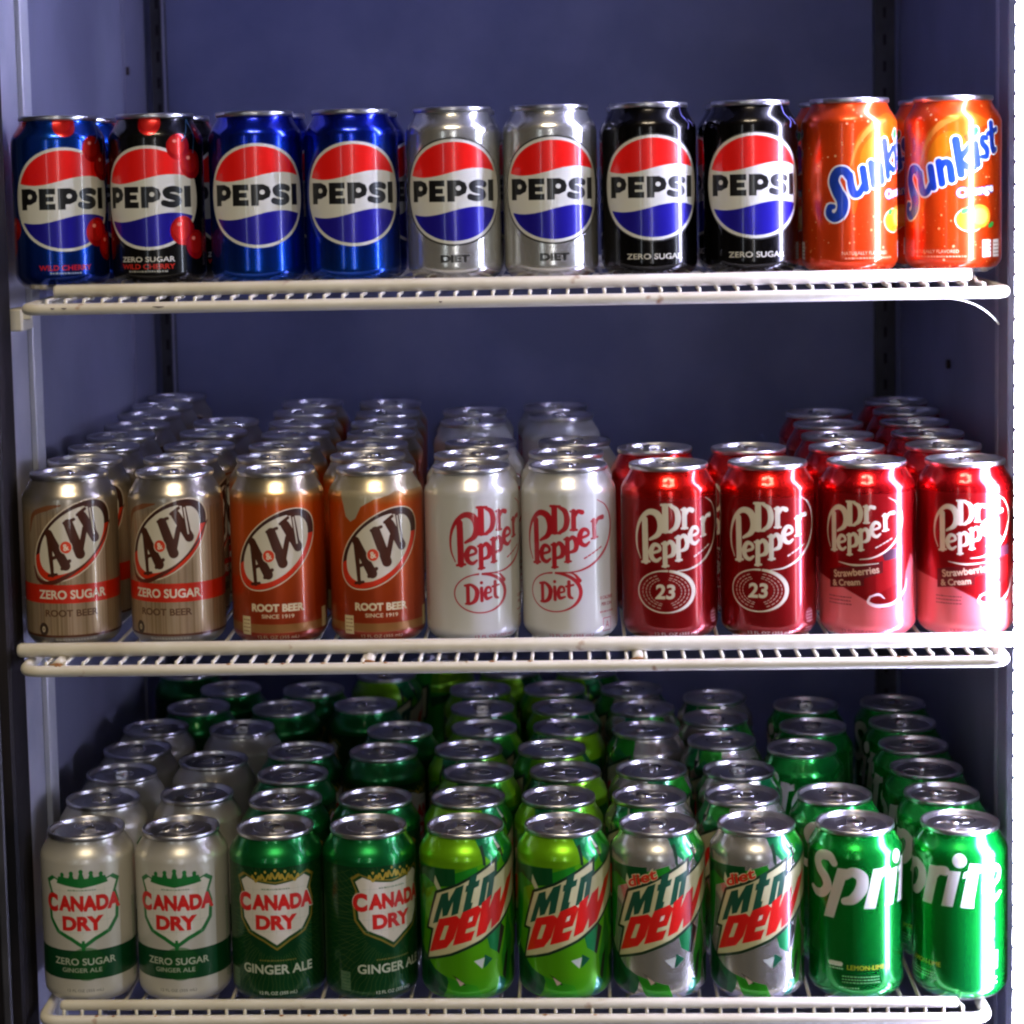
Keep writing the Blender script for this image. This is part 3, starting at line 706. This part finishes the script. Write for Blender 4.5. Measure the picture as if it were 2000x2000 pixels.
BODY = [(20, 6), (23.5, 1.2), (24.5, .0), (25.8, .5), (28.4, 2.6), (31, 5.4), (32.5, 7.8), (33.02, 10.2), (33.05, 12), (33.05, 40), (33.05, 70), (33.05, 102.6),
        (32.95, 104.2), (32.5, 106.0), (31.6, 108.0), (30.3, 110.1), (29.0, 112.0), (27.8, 114.0), (26.9, 115.8), (26.4, 117.0), (26.2, 118.0)]
LID = [(26.1, 115.0), (27.0, 115.2), (27.35, 115.9), (27.35, 117.7), (27.0, 118.5), (26.4, 118.7), (25.8, 118.4), (25.4, 117.4), (25.0, 115.4), (24.4, 114.5), (23.6, 114.3), (23.0, 114.7), (22.6, 115.6), (22.1, 116.0), (21.0, 116.1), (17.5, 115.9), (15, 115.85), (8, 116.0), (3, 116.1), (.4, 116.1)]
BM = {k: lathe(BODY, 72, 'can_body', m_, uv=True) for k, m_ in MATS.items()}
LIDM = lathe(LID, 56, 'lid', M_alu, cap=True)
def tabmesh():
    mb = MB()
    mb.tube([(6.2*math.sin(a)*1.0, 3.5-11*math.cos(a)*.78+0, 116.2) for a in np.linspace(0, 2*math.pi, 20, False)], .85, 6, closed=True)
    mb.tube([(0, -.5, 115.9), (0, -9.2, 116.0)], [5.2, 4.4], 8)
    # flattened web and the rivet
    me = mb.mesh('pull_tab', M_tab)
    for vv in me.vertices: vv.co.z = .1162+(vv.co.z-.1162)*.35
    return me
TABM = tabmesh()
def scoremesh():
    mb = MB()
    mb.tube([(9.5*math.sin(a), -12.5-6.6*math.cos(a), 114.45) for a in np.linspace(-2.7, 2.7, 22)], .45, 5)
    mb.tube([(14.5*math.sin(a), 3-17*math.cos(a)*.85, 114.4) for a in np.linspace(-2.2, 2.2, 22)], .35, 5)
    mb.tube([(0, -1, 114.5), (0, -1, 116.4)], 2.0, 12)
    return mb.mesh('opening', M_alu)
SCM = scoremesh()

DESC = {'cherry': ('blue cola can with red cherries', 'cola can'), 'cherryz': ('black cola can with red cherries', 'cola can'), 'blue': ('blue cola can', 'cola can'),
        'diet': ('silver diet cola can', 'cola can'), 'zero': ('black zero sugar cola can', 'cola can'), 'orange': ('orange soda can', 'soda can'),
        'awz': ('tan zero sugar root beer can', 'root beer can'), 'aw': ('orange-brown root beer can', 'root beer can'), 'awd': ('orange-brown root beer can', 'root beer can'),
        'dpd': ('white diet soda can with red script', 'soda can'), 'dp': ('dark red soda can', 'soda can'), 'dps': ('red and pink strawberry soda can', 'soda can'),
        'cdz': ('white zero sugar ginger ale can', 'ginger ale can'), 'cd': ('dark green ginger ale can', 'ginger ale can'), 'dew': ('lime green citrus soda can', 'soda can'),
        'dewd': ('silver and green diet citrus soda can', 'soda can'), 'lemon': ('bright green lemon-lime soda can', 'soda can')}
SHRT = {'awz': 'tan zero sugar root beer', 'aw': 'orange-brown root beer', 'dpd': 'white diet soda', 'dp': 'dark red soda', 'dps': 'red strawberry soda', 'cdz': 'white ginger ale',
        'cd': 'dark green ginger ale', 'dew': 'lime green soda', 'dewd': 'silver-topped citrus soda', 'lemon': 'bright green soda'}
GRP = {'cherry': 'cherry cola cans', 'cherryz': 'cherry cola cans', 'blue': 'blue cola cans', 'diet': 'silver diet cola cans', 'zero': 'black cola cans', 'orange': 'orange soda cans',
       'awz': 'zero sugar root beer cans', 'aw': 'root beer cans', 'awd': 'root beer cans', 'dpd': 'white diet soda cans', 'dp': 'dark red soda cans', 'dps': 'strawberry soda cans',
       'cdz': 'zero sugar ginger ale cans', 'cd': 'green ginger ale cans', 'dew': 'lime green soda cans', 'dewd': 'diet citrus soda cans', 'lemon': 'lemon-lime soda cans'}
def can(kind, x, y, z, rot, label, group=None):
    o = empty('soda_can', (x*MM, y*MM, z*MM), rot)
    tag(o, label, DESC[kind][1], group or GRP[kind])
    link('can_body', BM[kind], o)
    l = link('lid', LIDM, o); l.location[2] = HD*MM
    a = random.uniform(-1.2, 1.2) if y > 0 else random.uniform(-.5, .5)
    for n_, m_ in (('pull_tab', TABM), ('opening', SCM)):
        t = link(n_, m_, l); t.rotation_euler[2] = a; t.location[2] = 1.5*MM
    return o
NTH = ['first', 'second', 'third', 'fourth', 'fifth', 'sixth', 'seventh', 'eighth', 'ninth', 'tenth']
Z1, Z2, Z3 = -2.8, -251.4, -507.6
FY = [0.0, -31.0, -31.0]
ZS = [Z1, Z2, Z3]
XS = [[-336.4, -267.0, -196.2, -128.4, -56.7, 11.2, 80.5, 151.2, 219.9, 291.6],
      [-330.6, -255.7, -184.0, -114.5, -47.3, 20.3, 90.0, 158.5, 226.8, 294.3],
      [-328.0, -259.9, -192.3, -125.6, -56.7, 12.6, 79.4, 148.7, 217.8, 291.0]]
FK = [['cherry', 'cherryz', 'blue', 'blue', 'diet', 'diet', 'zero', 'zero', 'orange', 'orange'],
      ['awz', 'awz', 'aw', 'awd', 'dpd', 'dpd', 'dp', 'dp', 'dps', 'dps'],
      ['cdz', 'cdz', 'cd', 'cd', 'dew', 'dew', 'dewd', 'dewd', 'lemon', 'lemon']]
# where each printed face is turned, degrees on top of facing the viewer
FR = [[5, -12, 1, 2, 0, 4, 5, 6, 43, 0],
      [2, -12, -3, 4, 28, 0, 13, 6, 0, 15],
      [-9, -10, -2, 28, 0, 0, 0, 0, 3, -57]]
FL = [['blue can with red cherries and round globe, leftmost on the top shelf', 'black can with red cherries and round globe, second on the top shelf',
       'plain blue cola can on the top shelf, next to the black cherry can', 'plain blue cola can on the top shelf, next to the silver diet cans',
       'silver diet cola can on the top shelf, beside the blue can', 'silver diet cola can on the top shelf, beside the black can',
       'black zero sugar cola can on the top shelf, beside the silver can', 'black zero sugar cola can on the top shelf, beside the orange can',
       'orange soda can with cut-off blue lettering on the top shelf, beside the black can', 'orange soda can at the right end of the top shelf, in strong glare'],
      ['tan zero sugar root beer can, front left corner of the middle shelf', 'tan zero sugar root beer can, front row, beside the plain orange-brown can',
       'orange-brown root beer can in front row, beside the tan cans', 'orange-brown root beer can with pale foam drip, front row of the middle shelf',
       'white diet can in front row with its red script turned right, beside the foam-drip can', 'white diet can in front row with full red script, beside the dark red can',
       'dark red can with number 23 in front row, beside the white can', 'dark red can with number 23 in front row, beside the pink-bottomed can',
       'red and pink strawberry can in front row, beside the dark red can', 'red and pink strawberry can in white glare, front right end of middle shelf'],
      ['white ginger ale can with green band, front left corner of the bottom shelf', 'white ginger ale can with green band, front row beside the dark green can',
       'dark green ginger ale can in front row, beside the white can', 'dark green ginger ale can in front row with its shield turned right, beside lime can',
       'lime green citrus can in front row, beside the dark green can', 'lime green citrus can in front row, beside the silver-topped diet can',
       'silver-topped diet citrus can in front row, beside the lime can', 'silver-topped diet citrus can in front row, beside the bright green can',
       'bright green can in front row showing the letters Spri, bottom shelf', 'bright green can in front row showing the letters rite, right end of bottom shelf']]
for k in range(3):
    for i in range(10):
        x = XS[k][i]; y = FY[k]
        va = math.atan2(CX-x, y-CY)
        can(FK[k][i], x, y, ZS[k], va+R_(FR[k][i]), FL[k][i])
SHN = ['top shelf', 'middle shelf', 'bottom shelf']
# second row of the top shelf, seen only in the gaps
for i in range(10):
    can(FK[0][i], XS[0][i]+random.uniform(-.4, .4), 67+random.uniform(0, 2), Z1, math.pi/2+random.uniform(-.12, .12),
        f'{DESC[FK[0][i]][0]} hidden behind the {NTH[i]} front can of the top shelf')
REAR = {1: {'awz': [(-335, 38), (-337, 112), (-339, 184), (-341, 259), (-346, 336), (-349, 412), (-350, 488), (-264, 39), (-263, 112), (-266, 196), (-268, 272)],
            'aw': [(-195, 36), (-196, 104), (-197, 178), (-202, 256), (-209, 335), (-212, 415), (-126, 36), (-129, 104), (-128, 174), (-132, 245), (-135, 321), (-140, 400)],
            'dpd': [(-50, 36), (-46, 103), (-58, 244), (-60, 322), (19, 36), (25, 103), (14, 279), (9, 350)],
            'dp': [(84, 55), (152, 48)],
            'dps': [(223, 46), (225, 115), (227, 190), (229, 268), (293, 47), (294, 121), (296, 196), (302, 275), (305, 352)]},
        2: {'cdz': [(-332, 42), (-332, 110), (-334, 179), (-332, 247), (-263, 52), (-266, 145), (-258, 242)],
            'cd': [(-308, 317), (-290, 384), (-194, 36), (-197, 103), (-199, 170), (-232, 310), (-214, 377), (-340, 451), (-127, 37), (-132, 165), (-124, 232), (-161, 318)],
            'dew': [(-152, 433), (-58, 37), (-53, 104), (-64, 170), (-54, 237), (-58, 304), (-62, 371), (-106, 480), (9, 37), (14, 104), (3, 170), (14, 237), (12, 304), (3, 371), (-38, 443), (33, 440)],
            'dewd': [(76, 37), (80, 108), (80, 226), (80, 297), (72, 365), (144, 37), (147, 104), (140, 190), (140, 262), (144, 333)],
            'lemon': [(212, 38), (202, 166), (218, 232), (220, 303), (290, 38), (290, 105), (291, 172), (293, 241), (295, 308)]}}
for k, D in REAR.items():
    allp = [(x, y, kd) for kd, L in D.items() for x, y in L]
    P = np.array([(x, y) for x, y, _ in allp], float)
    F = np.array([(x, FY[k]) for x in XS[k]], float)
    for it in range(400):
        for i in range(len(P)):
            for q in list(range(len(P))):
                if q == i: continue
                d = P[i]-P[q]; L_ = np.hypot(*d)
                if L_ < 66.5: mv = d/L_*(66.5-L_)*.5; P[i] += mv; P[q] -= mv
            for q in F:
                d = P[i]-q; L_ = np.hypot(*d)
                if L_ < 66.5: P[i] += d/L_*(66.5-L_)
        P[:, 0] = np.clip(P[:, 0], -350.5, 307.5); P[:, 1] = np.minimum(P[:, 1], 527)
    order = sorted(range(len(P)), key=lambda i: P[i][1])
    cnt = {}
    for i in order:
        kd = allp[i][2]; x, y = P[i]
        c_ = int(np.argmin([abs(x-(q+(q-24)*.0)) for q in XS[k]]))
        cnt[c_] = cnt.get(c_, 0)+1
        n = cnt[c_]
        can(kd, x, y, ZS[k], random.uniform(-3, 3), f'{SHRT[kd]} can, {NTH[n-1]} behind the {NTH[c_]} front can, {SHN[k]}')

# ------------------------------------------------------------------ cabinet
XL, XR, YB = -385.0, 343.0, 572.0
ZT, ZB = 560.0, -640.0
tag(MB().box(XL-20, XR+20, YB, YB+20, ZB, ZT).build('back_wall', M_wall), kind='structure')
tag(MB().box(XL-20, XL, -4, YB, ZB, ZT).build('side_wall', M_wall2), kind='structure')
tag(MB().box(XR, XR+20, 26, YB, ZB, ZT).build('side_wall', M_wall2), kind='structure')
tag(MB().box(XL-20, XR+20, -120, YB+20, ZT, ZT+20).build('ceiling', M_wall2), kind='structure')
tag(MB().box(XL-20, XR+20, -120, YB+20, ZB-20, ZB).build('floor', M_wall2), kind='structure')

tag(MB().box(XL-20, XR+60, -128, -106, 228, ZT+60, 3).build('header', M_dark), kind='structure')  # added above the view to keep the shop lights off the interior

# corner standards; their dark colour stands in for the corner shade
def standard(x0, x1, side, label):
    r = empty('shelf_standard', ((x0+x1)/2*MM, (YB-6)*MM, ZB*MM)); tag(r, label, 'shelf standard', 'slotted standards in the back corners')
    ox, oy, oz = (x0+x1)/2, YB-6, ZB
    mb = MB().box(x0-ox, x1-ox, -3, 5.5, 0, ZT-ZB-1); mb.build('channel', M_dark, r)
    lip = MB().box((x0 if side < 0 else x1-2)-ox, (x0+2 if side < 0 else x1)-ox, -7, -3.2, 0, ZT-ZB-1); lip.build('flange', M_trimd if side > 0 else M_dark, r)  # right flange coloured dark to match its shaded corner
    sm = MB().box(-1.6, 1.6, -3.6, -2.9, -5, 5).mesh('slot', M_black)
    for i in range(40):
        s_ = link('slot', sm, r); s_.location = (0, 0, (20+i*25.4)*MM)
standard(-378, -364, 1, 'shade-darkened slotted shelf standard in the left back corner')
standard(317, 337, -1, 'shade-darkened slotted shelf standard in the right back corner')
# seam strip on the left wall
tag(MB().box(XL, XL+2.2, 462, 466, ZB+1, ZT-1).build('seam_strip', M_trimd), 'thin pale vertical seam strip near the back of the left wall', 'seam strip')

# jamb trims
r = empty('door_jamb', (XL*MM, 0, ZB*MM)); tag(r, 'pale lavender door jamb trim along the left side of the cooler', 'door jamb', 'door jambs')
MB().box(.2, 4, -3, 66, 1, ZT-ZB-1, .6).build('jamb_strip', M_trim, r)
MB().box(.2, 3.0, 66.5, 70.5, 1, ZT-ZB-1).build('groove', M_dark, r)
MB().box(.2, 7, 71, 95, 1, ZT-ZB-1, .8).build('jamb_strip', M_pale, r)
MB().box(.2, 4, 96, 99.5, 1, ZT-ZB-1).build('gasket', M_black, r)
scm = MB().tube([(0, 0, 0), (3.0, 0, 0)], 4.0, 10).mesh('screw', M_screw)
for (y, z) in ((106, 205-ZB), (106, -400-ZB)):
    s_ = link('screw', scm, r); s_.location = (.0002, y*MM, z*MM)
s_ = link('screw', scm, r); s_.location = (.0002, .475, (175-ZB)*MM)
r = empty('door_jamb', (XR*MM, 0, ZB*MM)); tag(r, 'bluish lit door jamb trim along the right side of the cooler', 'door jamb', 'door jambs')
MB().box(-7, -.2, 66, 78, 1, ZT-ZB-1, .8).build('jamb_strip', M_trim, r)
MB().box(-5, -.2, 60.5, 65, 1, ZT-ZB-1).build('groove', M_dark, r)
MB().box(-8, -.2, 27, 59.5, 1, ZT-ZB-1, .8).build('jamb_strip', M_trimd, r)
s_ = link('screw', scm, r); s_.location = (-.0035, .300, (-95-ZB)*MM)
# black mullion at left
r = empty('door_mullion', ((-366-34)*MM, -.035, ZB*MM)); tag(r, 'black door mullion at the left edge of the cooler', 'door mullion')
MB().box(-60, 34, -40, 0, 0, ZT-ZB, 2).build('mullion_post', M_black, r)
MB().box(20, 26, -44, -40.5, 0, ZT-ZB, 1).build('magnet_strip', M_dark, r)
MB().box(-8, 4, -46, -40.5, 0, ZT-ZB, 2).build('gasket', M_dark, r)

# LED lamp at right
r = empty('led_strip', (.3222, -.060, ZB*MM), R_(10)); tag(r, 'glaring white LED strip light along the right edge of the cooler', 'strip light')
MB().box(7, 50, -60, 0, 1, ZT-ZB-1, 2).build('lamp_housing', M_trim, r)
MB().box(0, 6.5, -34, -3.2, 1, ZT-ZB-1, .4).build('lens', M_lens, r)
MB().box(.3, 6.8, -2.8, 0, 1, ZT-ZB-1, .3).build('lamp_flange', M_trim, r)  # added to stop lens light spilling onto the rear cans
lm = MB().box(-.6, 4, -2.6, 2.6, -6.3, 6.3, .4).mesh('diode', M_led)
for i in range(int((ZT-ZB)/15)-1):
    d_ = link('diode', lm, r); d_.location = (.0002, -.0030 if i % 2 else -.0034, (15+i*15)*MM)

# ------------------------------------------------------------------ shelves
def shelf(label, z, yu, yl, zu, zl, xu, xl, nubs=(), RU=4.4):
    """z = level the cans stand on; upper rod (yu, zu), lower rod (yl, zl); xu, xl = (left, right) extents"""
    r = empty('wire_shelf', (0, yu*MM, z*MM)); tag(r, label, 'wire shelf', 'cream wire shelves')
    o = lambda p: (p[0], p[1]-yu, p[2]-z)
    RR = 4.0
    yb = YB-30
    fr = rounded([(xl[0], yb, z-RR-2.6), (xl[0], yl+55, zl+1), (xl[0], yl, zl), (xl[1], yl, zl), (xl[1], yl+55, zl+1), (xl[1], yb, z-RR-2.6)], 13, 8)
    MB().tube([o(p) for p in fr], RR, 12).build('frame_rod', M_coat, r)
    rd = MB().tube([o((xu[0], yu, zu)), o((xu[0]+2, yu, zu)), o((xu[1]-2, yu, zu)), o((xu[1], yu, zu))], [RU*.8, RU, RU, RU*.8], 14); rd.build('lip_rod', M_coat, r)
    MB().tube([o((xl[0], yb, z-RR-2.6)), o((xl[1], yb, z-RR-2.6))], 3.2, 8).build('back_rod', M_coat, r)
    for yy in (150, 350):
        MB().tube([o((xl[0], yy, z-5.6)), o((xl[1], yy, z-5.6))], 2.8, 8).build('cross_rod', M_coat, r)
    # depth wires, bent down over the front
    path = [(0, yl+1.5, zl+RR-1.2), (0, yl+3, max(zl+RR+1, zu-RU-1.0)), (0, yl+8, zu-RU-1.2), (0, yu+8, zu-RU-1.2), (0, yu+24, z-1.4), (0, yb, z-1.4)] if yu-yl > 8 else \
           [(0, yl+1.0, zl+RR-2), (0, yl+1.6, zu-RR+2), (0, yu+14, z-1.6), (0, yb, z-1.4)]
    wm = MB().tube([o(p) for p in path], 1.35, 6).mesh('wire', M_coat)
    x0, x1 = xl[0]+16, xl[1]-8; n = int((x1-x0)/12.75)
    for i in range(n+1):
        w = link('wire', wm, r); w.location = ((x0+i*12.75+random.uniform(-.4, .4))*MM, 0, 0)
    for x in nubs:
        nb = MB().tube([o((x, yu+10, zu-RU-2.6)), o((x, yl+6, zu-RU-2.6)), o((x, yl+4, zu-RU-2.6))], [4.0, 4.0, 2.6], 10); nb.build('support_rod', M_coat, r)
        rb = MB().tube([o((x-5, yl+3.0, zl+RR-.1)), o((x, yl+2.6, zl+RR+.3)), o((x+5, yl+3.2, zl+RR-.2))], [.4, 1.1, .4], 6); rb.build('rust_spot', M_rust, r)
    return r
shelf('cream wire shelf carrying the cola and orange cans, topmost', Z1, -38, -58, -3.2, -14.6, (-334, 297), (-351, 318), (), 4.5)
shelf('cream wire shelf with round rod ends, carrying the root beer and red cans', Z2, -71, -92, -249.0, -259.2, (-361, 320), (-353, 311), (-330, -117, 66), 4.9)
shelf('cream wire shelf carrying the ginger ale and green cans, lowest', Z3, -68, -72, -503.6, -513.6, (-342, 283), (-355, 303), (), 3.7)
for sh_, z_, y_, lst in ((bpy.data.objects['wire_shelf.001'], -259.2, -92, [random.uniform(-330, 260) for _ in range(15)]), (bpy.data.objects['wire_shelf.002'], -513.6, -72, [random.uniform(-330, 290) for _ in range(9)])):
    for x_ in lst:
        yo, zo = (-71, Z2) if y_ == -92 else (-68, Z3)
        q_ = random.uniform(.8, 2.2)
        rb = MB().tube([(x_-q_, y_-yo-.6, z_-zo+3.5), (x_, y_-yo-.9, z_-zo+3.6), (x_+q_, y_-yo-.6, z_-zo+3.5)], [.3, 1.0, .3], 6); rb.build('rust_spot', M_rust, sh_)
for x_, q_ in ((-257, 4), (-322, 2), (-330, 1.5), (-64, 1.2)):
    rb = MB().tube([(x_-q_, -58+38-3.75, -14.6-Z1+1), (x_, -58+38-3.95, -14.6-Z1+.6), (x_+q_, -58+38-3.75, -14.6-Z1+.8)], [.2, .6, .2], 6); rb.build('paint_chip', M_screw, bpy.data.objects['wire_shelf'])
# bracket under the top shelf at left
r = empty('shelf_clip', (-.366, .0, -.018)); tag(r, 'small cream clip under the left end of the top shelf', 'clip')
MB().box(-6, 4, -20, 10, -14, 2, 1.2).build('clip_plate', M_coat, r); MB().box(-6, 10, -18, -14.5, -6, 2, .8).build('clip_tongue', M_coat, r)
pts = [(276, -57, -17.6), (288, -54, -19.5), (300, -49, -24), (310, -42, -31), (317, -33, -38)]
tag(MB().tube(rounded(pts, 8), .6, 6).build('loose_wire', M_coat), 'thin white wire drooping under the right end of the top shelf', 'wire')
